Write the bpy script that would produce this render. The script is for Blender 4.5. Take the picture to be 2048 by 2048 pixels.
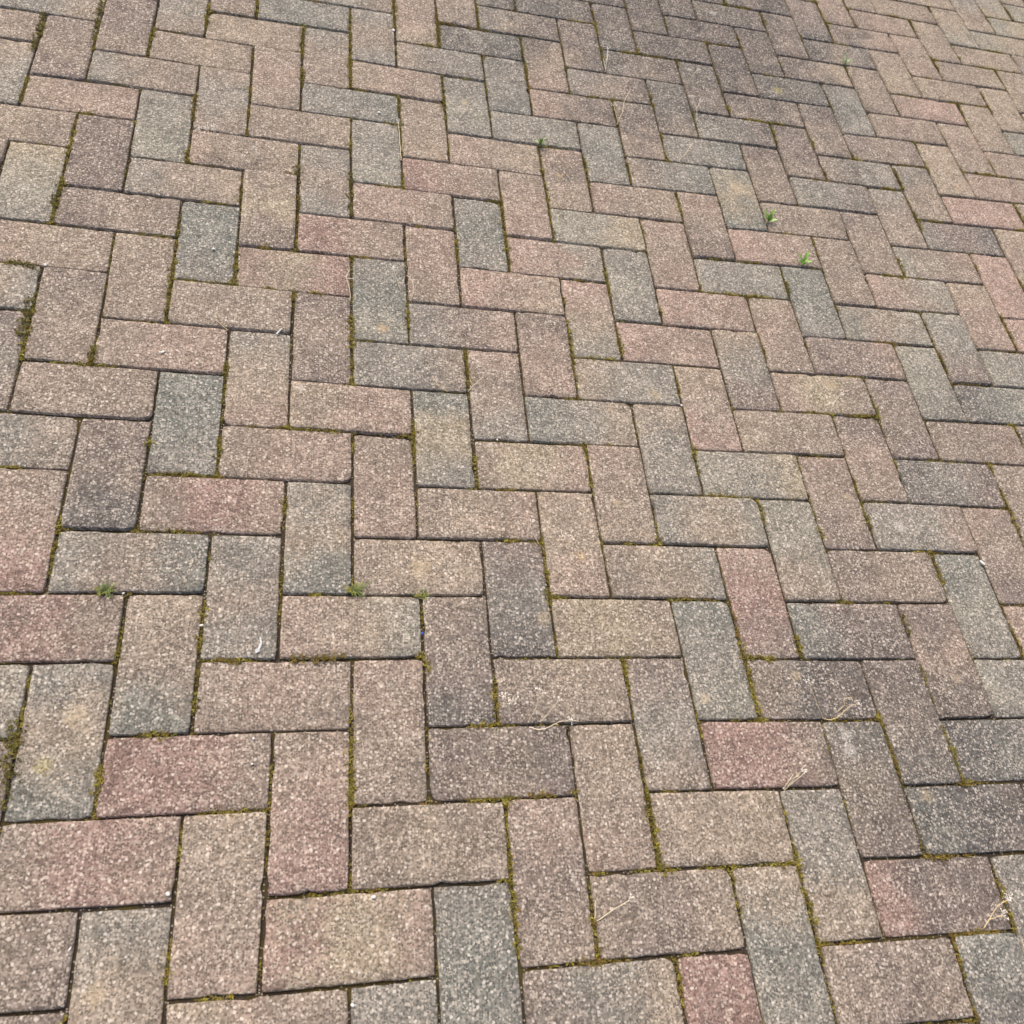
import bpy, bmesh, math, random
from mathutils import Vector, Matrix, noise

# ---------------------------------------------------------------- survey data
# Camera pose and paving layout surveyed from the photograph: LAY holds, for every grid crossing,
# how far the laid bricks wander from the ideal herringbone (tenths of a millimetre).
CAM_LOC=[0.2149432488250081, -0.33326351405878074, 1.2469249533982616]
CAM_R=[[0.97251738738663, -0.0924152928279928, 0.21370387194002927], [0.036147980027325, -0.846792912970689, -0.5306930243369655], [0.2300070754794039, 0.5238331568271403, -0.8201802052203642]]
CAM_F=1873.502649704652
PITCH=0.102
I0,J0=-9,-7
LAY=[[[-23,-29,-34,-38,-42,-45,-46,-46,-43,-38,-31,-23,-14,-4,7,17,26,35,43,50,55,59,62,62,62,59,55,50,44,38,32,26,20,16,12,8,6,4],[-23,-29,-37,-45,-53,-61,-69,-75,-80,-83,-84,-84,-82,-78,-75,-71,-67,-64,-62,-60,-58,-56,-54,-50,-47,-42,-37,-32,-26,-21,-17,-13,-9,-7,-4,-3,-2,-1]],[[-28,-34,-40,-45,-49,-52,-53,-52,-48,-42,-35,-25,-15,-4,8,18,29,38,47,55,61,66,70,71,71,68,64,59,52,45,38,31,25,19,14,10,7,5],[-25,-32,-40,-48,-57,-65,-72,-78,-83,-85,-85,-83,-80,-75,-70,-66,-62,-59,-57,-55,-54,-53,-51,-49,-45,-41,-36,-31,-26,-21,-16,-12,-9,-6,-4,-3,-2,-1]],[[-32,-39,-46,-51,-56,-59,-59,-57,-53,-46,-38,-28,-16,-3,9,19,30,40,50,58,64,70,75,78,79,77,73,67,60,53,44,37,29,23,17,13,9,6],[-26,-33,-41,-50,-58,-66,-73,-79,-82,-83,-83,-81,-76,-69,-63,-57,-53,-50,-48,-47,-47,-48,-47,-44,-41,-38,-34,-29,-24,-19,-15,-11,-8,-5,-4,-2,-1,-1]],[[-37,-44,-51,-57,-62,-64,-64,-62,-57,-51,-44,-34,-18,-2,10,19,28,41,52,57,62,71,79,83,84,83,80,75,68,59,51,42,34,26,20,15,11,7],[-26,-34,-42,-50,-58,-66,-72,-76,-79,-81,-84,-84,-76,-66,-56,-48,-44,-42,-38,-36,-40,-44,-43,-39,-35,-32,-29,-25,-20,-16,-12,-9,-6,-4,-2,-1,-1,0]],[[-41,-49,-56,-63,-67,-69,-68,-65,-60,-56,-52,-43,-22,0,13,19,26,41,54,53,56,72,84,87,88,88,85,80,74,65,56,47,38,30,23,17,12,9],[-26,-33,-41,-48,-56,-63,-68,-71,-74,-79,-87,-89,-79,-63,-47,-34,-30,-32,-28,-23,-31,-42,-41,-32,-26,-24,-21,-18,-15,-12,-9,-6,-4,-2,-1,0,0,1]],[[-45,-53,-61,-67,-71,-72,-71,-67,-63,-59,-55,-42,-21,-2,13,23,29,41,51,46,55,83,96,93,89,89,88,84,78,70,61,52,42,34,26,20,14,10],[-24,-31,-38,-45,-52,-58,-62,-65,-67,-72,-78,-76,-63,-45,-27,-7,-1,-9,-9,-4,-15,-31,-31,-21,-16,-14,-13,-11,-8,-6,-4,-2,0,1,1,2,2,2]],[[-49,-57,-64,-70,-73,-74,-72,-69,-66,-60,-47,-29,-14,-4,10,27,31,35,39,36,57,94,105,94,87,88,88,86,81,74,65,56,46,37,29,22,16,12],[-21,-27,-34,-40,-46,-51,-55,-58,-61,-60,-53,-40,-24,-11,4,24,34,24,18,18,6,-7,-8,-3,-2,-3,-3,-2,0,1,2,3,4,4,4,4,3,3]],[[-52,-60,-67,-72,-74,-74,-71,-68,-66,-57,-37,-17,-6,0,10,21,21,20,20,16,37,75,89,82,80,83,86,86,82,76,68,59,50,41,32,25,19,14],[-18,-23,-29,-34,-39,-44,-47,-51,-54,-45,-27,-9,5,16,25,39,50,47,40,31,19,15,17,16,12,9,8,8,8,8,9,9,9,8,7,6,5,4]],[[-54,-62,-69,-73,-75,-73,-69,-65,-60,-47,-27,-9,2,9,10,9,4,-1,-6,-12,0,36,61,66,69,76,81,83,82,77,70,62,53,44,35,28,21,16],[-13,-17,-22,-27,-32,-36,-40,-44,-45,-30,-8,6,16,29,36,43,54,57,49,33,20,22,28,27,22,18,17,17,16,16,16,15,14,13,11,9,8,6]],[[-56,-64,-70,-74,-74,-72,-68,-63,-55,-37,-15,4,16,17,5,-5,-14,-27,-37,-38,-23,12,41,52,57,66,74,79,80,77,72,64,56,47,39,31,24,18],[-7,-11,-15,-19,-23,-27,-32,-37,-35,-18,3,13,20,34,41,47,54,54,44,27,19,25,32,32,29,26,25,25,24,24,23,21,20,18,15,13,11,8]],[[-58,-65,-71,-74,-73,-70,-67,-64,-53,-31,-8,13,27,20,-3,-22,-35,-53,-63,-57,-34,-1,23,32,43,58,68,74,77,76,73,67,59,51,42,34,27,21],[-1,-3,-6,-10,-14,-18,-22,-26,-24,-11,3,9,16,26,33,38,42,39,31,24,25,35,40,38,35,33,32,32,31,31,30,28,26,23,20,17,14,11]],[[-60,-67,-72,-74,-72,-69,-66,-63,-50,-24,-1,15,28,23,0,-26,-46,-61,-68,-64,-45,-20,-6,8,35,57,65,69,74,75,74,69,63,55,47,38,31,24],[7,5,3,0,-4,-7,-11,-13,-11,-8,-7,-6,-4,-2,2,11,19,23,24,27,32,39,42,41,37,36,36,37,38,37,36,35,32,29,25,22,18,14]],[[-61,-68,-73,-74,-72,-68,-64,-58,-40,-12,11,22,27,26,8,-20,-44,-57,-61,-58,-46,-32,-26,-3,38,61,63,65,71,75,75,72,67,60,52,43,35,28],[14,14,13,11,8,4,1,-3,-9,-15,-21,-25,-31,-38,-37,-24,-10,1,11,17,23,33,40,39,35,35,39,41,43,44,43,41,39,35,31,27,22,18]],[[-63,-70,-74,-75,-72,-67,-61,-48,-28,-7,13,25,30,25,8,-18,-39,-54,-60,-57,-45,-30,-22,-1,33,52,54,60,68,75,77,76,72,65,57,49,41,33],[23,24,24,22,20,17,13,4,-14,-28,-32,-39,-52,-64,-63,-51,-38,-27,-16,-7,5,23,34,34,32,37,43,46,48,50,50,49,46,43,38,33,28,23]],[[-65,-72,-76,-76,-73,-66,-53,-34,-15,-7,2,20,30,23,5,-15,-31,-47,-62,-66,-53,-32,-18,-7,11,27,39,52,66,76,80,81,78,72,64,56,47,38],[32,34,35,35,33,31,27,15,-10,-29,-32,-40,-59,-75,-74,-62,-54,-46,-39,-31,-15,3,14,17,27,43,52,52,53,56,57,57,55,51,46,40,34,28]],[[-67,-73,-77,-78,-73,-63,-46,-23,-7,-2,2,15,26,20,4,-11,-21,-35,-57,-71,-67,-49,-32,-21,-8,8,26,46,65,78,85,87,85,80,72,63,53,44],[41,45,47,48,46,43,39,27,3,-17,-22,-30,-50,-68,-71,-64,-59,-54,-52,-50,-37,-22,-15,-8,12,39,54,56,58,62,65,65,64,60,55,48,41,34]],[[-68,-75,-79,-80,-75,-66,-52,-35,-19,-2,12,23,26,19,7,-4,-15,-29,-46,-64,-73,-66,-48,-30,-14,2,23,48,68,82,90,94,93,88,80,71,61,50],[49,55,59,61,60,57,53,42,18,-8,-20,-24,-35,-49,-56,-59,-59,-57,-61,-63,-52,-37,-30,-26,-9,22,46,57,63,69,73,75,73,70,64,57,49,41]],[[-70,-77,-81,-82,-79,-74,-67,-57,-38,-11,16,33,34,24,15,5,-10,-26,-37,-49,-61,-61,-47,-31,-16,3,29,55,75,88,97,101,101,96,89,79,68,57],[57,64,70,73,74,74,73,63,37,3,-14,-13,-16,-27,-40,-51,-57,-60,-64,-64,-52,-37,-29,-27,-18,8,37,56,68,76,82,84,84,80,74,66,58,48]],[[-70,-77,-82,-83,-82,-79,-74,-61,-39,-17,10,33,37,30,22,12,-3,-20,-27,-32,-36,-33,-30,-29,-17,6,33,61,83,96,104,108,109,105,97,87,75,63],[63,72,79,85,88,92,92,82,55,22,5,10,10,-7,-30,-47,-58,-63,-64,-55,-40,-27,-17,-11,-4,14,39,59,73,84,91,94,94,90,84,76,66,56]],[[-69,-77,-82,-84,-84,-82,-75,-58,-37,-18,3,22,30,31,27,16,3,-10,-19,-22,-20,-13,-15,-25,-15,8,34,69,99,111,114,116,116,112,104,94,81,68],[68,78,87,94,101,108,108,94,68,39,23,25,22,2,-26,-50,-65,-70,-63,-45,-28,-15,-2,6,15,32,50,67,81,92,99,103,103,100,93,84,74,62]],[[-68,-75,-80,-83,-84,-85,-79,-65,-46,-20,7,19,25,32,32,21,8,-4,-12,-18,-21,-14,-12,-16,-6,13,40,86,125,133,125,122,121,117,110,99,86,73],[71,83,93,101,108,115,117,107,87,60,34,20,13,-2,-24,-50,-70,-73,-58,-38,-24,-10,2,8,16,34,57,77,92,102,107,111,111,108,101,91,80,68]],[[-64,-72,-77,-80,-82,-82,-78,-68,-52,-22,9,21,25,31,29,21,10,0,-3,-7,-17,-19,-15,-10,3,17,43,94,137,142,131,125,124,121,113,103,90,76],[72,84,95,104,110,114,116,117,109,82,42,14,4,-8,-27,-50,-68,-69,-51,-33,-23,-11,-3,-5,-3,18,53,85,102,109,113,115,116,113,106,96,85,72]],[[-60,-67,-72,-74,-75,-74,-68,-57,-44,-25,-5,9,21,26,22,15,8,2,6,9,0,-10,-13,-10,0,11,33,76,113,125,123,123,124,121,114,104,91,77],[72,84,95,104,110,111,115,123,123,98,55,28,15,-7,-36,-56,-66,-64,-47,-31,-23,-19,-20,-26,-23,0,42,82,103,111,114,116,117,114,108,98,87,74]],[[-54,-61,-65,-68,-68,-65,-56,-41,-28,-21,-15,-2,16,22,17,12,8,6,10,13,10,10,10,3,0,8,27,55,80,97,109,117,120,118,112,102,90,77],[69,81,93,102,109,112,115,123,123,102,71,54,44,15,-25,-50,-56,-48,-35,-28,-28,-32,-37,-35,-22,2,36,71,94,106,114,116,115,111,105,97,86,74]],[[-48,-54,-58,-60,-59,-56,-47,-33,-20,-14,-10,0,15,20,15,11,12,18,19,9,4,20,32,22,8,13,35,57,70,85,101,111,114,112,106,98,86,74],[64,76,88,98,105,110,113,115,111,95,77,69,64,43,8,-19,-28,-23,-17,-15,-19,-25,-26,-18,-1,18,39,58,76,98,116,118,111,105,99,91,81,70]],[[-41,-46,-50,-52,-51,-48,-41,-31,-20,-12,-5,4,15,20,17,13,20,34,34,13,0,11,25,22,9,12,40,68,82,97,109,111,107,104,98,91,81,69],[58,70,80,90,98,103,106,105,100,89,76,69,64,51,29,8,-3,-6,-3,1,0,-3,-2,2,9,23,41,49,56,83,115,119,105,94,88,81,73,63]],[[-34,-39,-42,-43,-43,-40,-35,-28,-20,-12,-3,6,14,20,20,19,26,38,38,23,11,10,15,17,10,10,31,57,81,106,118,111,100,93,88,82,73,63],[52,62,72,81,89,94,97,96,92,84,74,65,57,46,32,19,9,3,4,11,11,9,10,5,0,11,31,41,42,62,95,103,89,78,72,68,61,54]],[[-28,-31,-33,-35,-34,-32,-29,-23,-17,-9,-2,6,14,20,23,24,28,33,34,30,27,21,19,21,19,16,18,23,45,81,103,99,87,80,76,71,64,56],[45,54,63,71,78,84,87,87,84,78,71,62,53,43,33,24,17,11,10,13,14,14,13,3,-8,-3,15,32,37,44,59,66,61,56,54,52,48,42]],[[-22,-24,-26,-27,-27,-25,-22,-18,-12,-6,0,7,13,19,23,26,28,30,31,32,32,27,22,23,25,23,14,3,8,36,63,71,68,65,63,59,54,47],[38,45,53,61,67,72,75,76,75,71,65,59,51,43,35,29,22,17,14,14,14,13,10,0,-9,-10,-1,13,19,17,20,26,30,32,34,34,32,30]],[[-16,-18,-20,-20,-20,-18,-16,-13,-8,-3,2,8,14,19,23,26,28,29,29,29,28,24,20,19,22,22,16,5,-1,7,27,42,49,50,50,47,44,39],[31,38,44,51,56,61,64,65,65,63,59,54,48,42,37,31,26,21,17,14,10,6,1,-7,-14,-16,-17,-19,-26,-31,-23,-8,3,9,13,16,17,17]],[[-12,-13,-14,-14,-14,-13,-11,-8,-5,-1,4,9,14,18,22,25,27,28,28,26,24,20,16,14,14,14,13,9,3,2,12,25,33,36,37,36,33,30],[25,30,36,41,46,50,53,55,55,54,51,48,44,40,36,32,28,23,18,13,7,1,-7,-15,-22,-28,-35,-49,-68,-76,-60,-36,-20,-12,-6,-2,2,4]],[[-8,-9,-10,-10,-9,-9,-7,-5,-2,1,5,9,13,17,21,24,26,27,26,24,22,18,14,10,7,6,6,5,4,4,8,16,21,24,25,25,24,22],[19,24,28,33,37,40,43,45,45,45,44,42,39,37,34,31,27,23,18,12,5,-3,-12,-22,-31,-39,-48,-62,-80,-87,-74,-53,-39,-30,-23,-17,-11,-7]],[[-6,-6,-6,-6,-6,-5,-4,-2,0,3,6,9,13,16,19,22,24,24,24,22,20,16,12,7,3,1,-1,-1,-1,1,4,7,11,14,15,16,16,15],[15,18,22,25,29,32,34,36,37,37,36,35,34,33,31,28,26,22,17,11,3,-6,-16,-27,-38,-47,-56,-66,-76,-80,-74,-62,-52,-44,-36,-29,-22,-16]],[[-4,-4,-4,-4,-3,-3,-2,0,1,4,6,9,12,14,17,19,21,22,22,20,17,14,10,5,1,-3,-5,-6,-6,-5,-3,0,3,5,8,9,10,10],[11,14,16,19,22,24,26,28,29,29,30,29,29,28,27,25,23,19,15,8,1,-9,-20,-31,-42,-53,-62,-70,-75,-77,-75,-69,-62,-54,-46,-37,-30,-23]],[[-2,-2,-2,-2,-2,-1,0,1,2,4,6,8,10,13,15,17,18,19,19,17,15,12,8,3,-1,-5,-8,-9,-10,-9,-8,-5,-3,-1,2,3,4,5],[8,10,12,14,16,18,20,21,22,23,23,24,24,23,23,21,19,16,12,6,-2,-11,-22,-33,-45,-55,-65,-72,-77,-78,-77,-73,-67,-59,-51,-43,-34,-27]],[[-1,-1,-1,-1,-1,0,0,1,2,4,5,7,9,11,13,14,16,16,16,15,12,9,6,2,-2,-6,-9,-11,-12,-12,-11,-9,-7,-5,-2,-1,1,2],[6,7,9,10,12,13,14,16,17,17,18,18,19,19,18,17,16,13,9,3,-4,-13,-23,-34,-45,-55,-64,-71,-76,-78,-77,-74,-68,-61,-53,-44,-36,-29]],[[-1,-1,-1,0,0,0,1,1,2,3,4,6,7,9,10,12,13,13,13,12,10,7,4,1,-3,-6,-9,-11,-12,-12,-12,-11,-9,-7,-5,-3,-2,-1],[4,5,6,7,8,9,10,11,12,13,14,14,14,15,14,14,12,10,6,1,-6,-14,-23,-33,-43,-52,-61,-67,-72,-74,-73,-70,-65,-59,-51,-43,-35,-28]],[[0,0,0,0,0,1,1,1,2,3,4,5,6,7,8,9,10,10,10,9,8,6,3,0,-3,-6,-9,-11,-12,-12,-12,-11,-9,-8,-6,-4,-3,-2],[3,3,4,5,6,6,7,8,9,9,10,10,11,11,11,10,9,7,4,-1,-7,-14,-22,-30,-39,-48,-55,-61,-65,-67,-67,-64,-60,-54,-47,-40,-33,-26]],[[0,0,0,0,0,1,1,1,2,2,3,4,5,6,6,7,8,8,8,7,6,4,2,-1,-3,-6,-8,-10,-11,-11,-11,-10,-9,-8,-6,-5,-4,-2],[2,2,3,3,4,4,5,6,6,7,7,8,8,8,8,7,6,5,2,-2,-7,-13,-20,-27,-35,-42,-48,-53,-57,-58,-58,-56,-52,-47,-41,-35,-29,-23]]]
BRICKS='H-5,11:gtb H-5,15:tbb H-4,8:btg H-4,12:btb V-4,14:tgg H-4,16:ggt H-3,1:bbo H-3,5:ggb V-3,7:mgb H-3,9:ptb V-3,11:yog H-3,13:tpp V-3,15:mbm H-3,17:bbb H-2,-2:tbm V-2,0:bbm H-2,2:mrb V-2,4:bpr H-2,6:bbb V-2,8:mbb H-2,10:mbb V-2,12:mmm H-2,14:gbb V-2,16:mmb V-1,-3:mbb H-1,-1:brp V-1,1:gtu H-1,3:gbu V-1,5:mbd H-1,7:bpp V-1,9:tbb H-1,11:gbt V-1,13:goo H-1,15:btb V-1,17:bgb V0,-2:gtb H0,0:rrb V0,2:tbu H0,4:brp V0,6:uug H0,8:bbb V0,10:uug H0,12:pbt V0,14:bgb H0,16:ttb V0,18:mmb H1,-3:tpb V1,-1:tbp H1,1:bpb V1,3:gbg H1,5:bpp V1,7:gtp H1,9:pyr V1,11:bym H1,13:bbt V1,15:bpb H1,17:gug H2,-2:ryp V2,0:bpr H2,2:pto V2,4:gtu H2,6:tpp V2,8:mbm H2,10:rpb V2,12:gbg H2,14:ggu V2,16:gbb H2,18:ggb V3,-3:ggg H3,-1:btb V3,1:pbb H3,3:btt V3,5:bpp H3,7:ggb V3,9:guo H3,11:ppb V3,13:ggo H3,15:tpb V3,17:gbg V4,-2:gug H4,0:mbm V4,2:bmd H4,4:btp V4,6:uyg H4,8:gmp V4,10:ppb H4,12:rpb V4,14:bbt H4,16:bgg V4,18:tpt H5,-3:mgt V5,-1:pmb H5,1:mtb V5,3:mgd H5,5:byp V5,7:pbg H5,9:spt V5,11:gug H5,13:pbt V5,15:gog H5,17:dgu V5,19:mbb H6,-2:bmt V6,0:tbp H6,2:tyb V6,4:ttp H6,6:ugt V6,8:mpp H6,10:spo V6,12:bpp H6,14:ggo V6,16:ggu H6,18:gtb V6,20:mgg V7,-3:rrr H7,-1:btt V7,1:mgb H7,3:btg V7,5:pbt H7,7:tgg V7,9:sto H7,11:ooy V7,13:pbt H7,15:pbm V7,17:btp H7,19:ggm V8,-2:tug H8,0:rrb V8,2:ugo H8,4:gto V8,6:tgg H8,8:spp V8,10:gog H8,12:pbt V8,14:gug H8,16:gbp V8,18:mbb H8,20:dmm H9,-3:bmb V9,-1:ggt H9,1:bdm V9,3:prm H9,5:ogy V9,7:tbs H9,9:spp V9,11:pbp H9,13:bgu V9,15:bpb H9,17:gbb V9,19:mbg V10,-4:mmm H10,-2:rmm V10,0:gtm H10,2:umm V10,4:oob H10,6:tbb V10,8:tgm H10,10:ggo V10,12:pbm H10,14:ggu V10,16:ogb H10,18:mmb V10,20:mmb V11,-3:udg H11,-1:udm V11,1:mbg H11,3:mbb V11,5:pbm H11,7:pyb V11,9:tpb H11,11:spb V11,13:oyu H11,15:ogm V11,17:otb H11,19:mmm V11,21:dmm V12,-2:ggg H12,0:dug V12,2:mpb H12,4:ggp V12,6:mpb H12,8:mmp V12,10:uug H12,12:bbb V12,14:mbb H12,16:mbb V12,18:mmb H12,20:bgm V12,22:mmm V13,-1:bbb H13,1:ogg V13,3:uog H13,5:dgm V13,7:mbm H13,9:obo V13,11:bbb H13,13:ogm V13,15:mmb H13,17:dou V13,19:mbm H13,21:mmd H14,2:ppp V14,4:pbm H14,6:bbp V14,8:oog H14,10:sbo V14,12:mbb H14,14:bgg V14,16:mbb H14,18:bbt V14,20:mbm H14,22:mmm V15,5:bbm H15,7:duo V15,9:ogm H15,11:obp V15,13:gbb H15,15:mbm V15,17:gug H15,19:dbd V15,21:mmd V16,6:mbb H16,8:ogg V16,10:tpp H16,12:gmd V16,14:gbt H16,16:bpb V16,18:bbb H16,20:pbp V16,22:ppp H17,9:spp V17,11:sss H17,13:sss V17,15:ttt H17,17:pss V17,19:btt H17,21:ppb V17,23:btb H18,10:bbb V18,12:tpt H18,14:ppb V18,16:tpb H18,18:ttb V18,20:pbp H18,22:ttb V18,24:bbb V19,13:tpt H19,15:pbt V19,17:ttb H19,19:bbt V19,21:tbb H19,23:ttt H20,16:oob V20,18:ttt H20,20:btt V20,22:tto H21,17:pbp V21,19:btt H21,21:oyt V21,23:gbt V22,20:bgb H22,22:oyo V22,24:yoy H23,23:oyo V23,25:yot H24,24:bbb'
DRIED=[
 ('tall three-stemmed dried weed with pale frothy heads in the lower centre joint', [([[0.5566, 0.1081, -0.004], [0.5562, 0.1119, 0.008], [0.5619, 0.1215, 0.022], [0.565, 0.137, 0.038]], 1), ([[0.5713, 0.1089, -0.003], [0.5819, 0.1171, 0.015], [0.5923, 0.1282, 0.032]], 1), ([[0.557, 0.102, 0.0], [0.5679, 0.0974, 0.003], [0.5821, 0.0994, 0.006], [0.5953, 0.1052, 0.01], [0.6093, 0.1062, 0.014]], 1)]),
 ('short forked dried weed left of the three-stemmed one in the lower centre', [([[0.5312, 0.1216, 0.001], [0.5237, 0.1312, 0.012], [0.5183, 0.1383, 0.022]], 1), ([[0.5237, 0.1312, 0.012], [0.5303, 0.1348, 0.02]], 1)]),
 ('fan of straw-coloured dry grass leaning over a pink brick near the upper left', [([[0.0703, 1.2419, -0.002], [0.0513, 1.2587, 0.018], [0.0341, 1.2781, 0.04]], 1), ([[0.0668, 1.244, -0.002], [0.055, 1.2524, 0.015], [0.0415, 1.2628, 0.03], [0.0343, 1.2796, 0.045]], 1), ([[0.0836, 1.2502, 0.002], [0.0644, 1.2669, 0.02], [0.0475, 1.2781, 0.04]], 1), ([[0.0683, 1.247, -0.002], [0.0495, 1.2612, 0.02], [0.0454, 1.286, 0.042]], 1), ([[0.0615, 1.2488, 0.002], [0.0307, 1.2657, 0.02], [0.018, 1.2857, 0.032]], 1)]),
 ('white fluffy dried seedhead right of the straw grass fan', [([[0.1127, 1.2498, -0.002], [0.1173, 1.2645, 0.015]], 1), ([[0.1062, 1.2433, 0.0], [0.1026, 1.2488, 0.008]], 1), ([[0.1197, 1.2484, -0.002], [0.1245, 1.2587, 0.012]], 1)]),
 ('pale dried stalk lying along an upright joint right of the straw fan', [([[0.4109, 1.3159, -0.003], [0.4084, 1.3692, 0.008], [0.4056, 1.4075, 0.018]], 1), ([[0.4133, 1.3503, -0.003], [0.4153, 1.3663, 0.008]], 0)]),
 ('two thin pale grass blades on a grey brick at the upper centre', [([[0.5192, 1.6326, 0.0], [0.5226, 1.6451, 0.012], [0.5274, 1.6509, 0.022]], 0), ([[0.5306, 1.6453, 0.0], [0.5295, 1.6572, 0.015]], 0)]),
 ('loop of curled straw beside the blue-grey brick with the mustard lichen spot', [([[0.4158, 0.9166, 0.0], [0.4204, 0.9282, 0.01], [0.4188, 0.9432, 0.018], [0.4114, 0.9567, 0.02], [0.4076, 0.9668, 0.012]], 0), ([[0.4086, 0.942, -0.003], [0.4003, 0.942, 0.01], [0.4034, 0.9551, 0.016]], 0), ([[0.398, 0.94, 0.0], [0.3924, 0.9524, 0.008], [0.3849, 0.9671, 0.018]], 1)]),
 ('forked straw twig on the joint left of the blue-grey brick with mustard lichen', [([[0.3062, 0.9063, -0.003], [0.3047, 0.9246, 0.006], [0.2986, 0.9455, 0.012], [0.2935, 0.9497, 0.014]], 0), ([[0.2986, 0.9455, 0.012], [0.3116, 0.9447, 0.014]], 0), ([[0.2986, 0.949, 0.012], [0.3041, 0.9654, 0.016]], 0)]),
 ('small forked pale twig on the joint above the dark grey brick in the middle', [([[0.4741, 0.7073, -0.002], [0.4565, 0.7109, 0.008], [0.4445, 0.7254, 0.016]], 0), ([[0.4565, 0.7109, 0.008], [0.4479, 0.7127, 0.012]], 0)]),
 ('single thin straw leaning right across the joint above the dark grey brick', [([[0.5097, 0.7111, -0.003], [0.52, 0.7194, 0.008], [0.5349, 0.732, 0.016]], 0)]),
 ('V-shaped dried weed with white tufted head growing in the joint at the centre', [([[0.6135, 0.3938, -0.004], [0.5998, 0.4001, 0.01], [0.5879, 0.4102, 0.024], [0.5836, 0.4202, 0.034]], 1), ([[0.6145, 0.3946, -0.003], [0.6112, 0.4077, 0.016], [0.6148, 0.4297, 0.036]], 0), ([[0.6157, 0.3967, -0.002], [0.625, 0.3982, 0.01], [0.6353, 0.4048, 0.02], [0.6393, 0.4067, 0.024]], 1)]),
 ('spreading dried weed with looped stems on a dark brick at the lower right', [([[1.0249, 0.1088, -0.003], [1.0102, 0.1238, 0.014], [0.9947, 0.1456, 0.034], [0.9926, 0.1499, 0.038]], 1), ([[1.0254, 0.1078, -0.002], [1.0357, 0.1053, 0.003], [1.0486, 0.1107, 0.01], [1.0609, 0.1198, 0.02], [1.0692, 0.1209, 0.026]], 1), ([[1.0464, 0.1162, 0.008], [1.0539, 0.1225, 0.016], [1.0528, 0.1297, 0.022], [1.0637, 0.1316, 0.026], [1.0638, 0.1257, 0.026]], 0)]),
 ('tuft of yellow straw at a brick corner right of the lower centre', [([[0.929, 0.0023, -0.003], [0.9428, 0.0145, 0.01], [0.9513, 0.0216, 0.018]], 1), ([[0.9274, 0.0043, -0.003], [0.9371, 0.0134, 0.008], [0.9467, 0.0165, 0.016]], 0), ([[0.9311, 0.0023, -0.003], [0.945, 0.0128, 0.009], [0.9637, 0.0238, 0.016]], 0), ([[0.9282, 0.0033, -0.003], [0.9318, 0.0097, 0.008], [0.9388, 0.0187, 0.016]], 0)]),
 ('single straw slanting across a brown brick at the bottom centre', [([[0.6181, -0.1573, 0.0], [0.6398, -0.1466, 0.005], [0.6609, -0.137, 0.012]], 1), ([[0.6153, -0.1606, -0.003], [0.6166, -0.1488, 0.002], [0.618, -0.1335, 0.006]], 0)]),
 ('white branching dried weed at the right end of the red-edged brick at lower right', [([[1.1829, -0.2011, -0.002], [1.1983, -0.1823, 0.01], [1.2056, -0.175, 0.016], [1.2174, -0.1692, 0.024]], 1), ([[1.1902, -0.1913, 0.004], [1.2064, -0.1869, 0.014]], 1)]),
 ('pale dried stalk standing in a joint at the top centre', [([[0.9181, 1.7404, -0.003], [0.9204, 1.7589, 0.015], [0.9242, 1.7883, 0.028]], 1), ([[0.9208, 1.7514, -0.001], [0.9161, 1.7765, 0.01]], 0)]),
 ('yellowish dry tuft over an olive brick at the upper right of centre', [([[1.1291, 1.7222, -0.003], [1.1286, 1.7309, 0.015], [1.1276, 1.7408, 0.03]], 1), ([[1.1311, 1.7227, -0.003], [1.1329, 1.7333, 0.02], [1.1452, 1.7449, 0.034]], 1), ([[1.129, 1.7074, -0.003], [1.1221, 1.7103, 0.006]], 0)]),
 ('forked dried weed below the yellowish dry tuft at the upper right', [([[1.1273, 1.591, -0.002], [1.1242, 1.6155, 0.016], [1.1124, 1.6352, 0.03]], 1), ([[1.1242, 1.6155, 0.016], [1.1314, 1.6282, 0.026]], 1)]),
 ('curly dry stem with a bent tip between two tan bricks at the upper middle', [([[0.9165, 1.5385, -0.003], [0.9275, 1.5611, 0.014], [0.936, 1.5933, 0.024], [0.9506, 1.6222, 0.034]], 0), ([[0.9206, 1.5442, -0.003], [0.915, 1.5619, 0.008], [0.9115, 1.5823, 0.014]], 1)]),
 ('brown wispy dry weed right of the topmost green seedling', [([[1.6477, 1.9323, -0.003], [1.6464, 1.9406, 0.014], [1.6516, 1.9544, 0.03]], 1), ([[1.684, 1.9537, -0.003], [1.6803, 1.9552, 0.01], [1.6908, 1.9668, 0.03]], 1), ([[1.6803, 1.9528, -0.003], [1.6702, 1.9553, 0.01]], 0)]),
 ('thin arched dry stem on a blue-grey brick at the upper right of centre', [([[1.0466, 1.432, -0.003], [1.0652, 1.4483, 0.008], [1.0848, 1.4794, 0.016]], 0)]),
 ('small pale dry sprig at a joint at the upper left of the middle', [([[0.0999, 0.8115, -0.003], [0.0823, 0.8224, 0.006], [0.0714, 0.8277, 0.012]], 1), ([[0.1018, 0.8168, -0.002], [0.106, 0.823, 0.005]], 1)]),
 ('tan fuzzy dry sprig on a brown brick near the right side', [([[1.2207, 0.7153, -0.003], [1.2229, 0.7295, 0.01], [1.2365, 0.7454, 0.02]], 1), ([[1.222, 0.717, -0.003], [1.2142, 0.7288, 0.01]], 1)]),
 ('lone upright dry blade on a brown brick at the upper left', [([[-0.2449, 1.6094, 0.0], [-0.244, 1.6144, 0.01], [-0.2419, 1.6162, 0.022]], 0)]),
 ('thin curved dry stem at the left of the middle beside an upright joint', [([[0.2048, 0.6423, -0.003], [0.1989, 0.6579, 0.008], [0.1922, 0.6664, 0.014]], 0)]),
]
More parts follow.
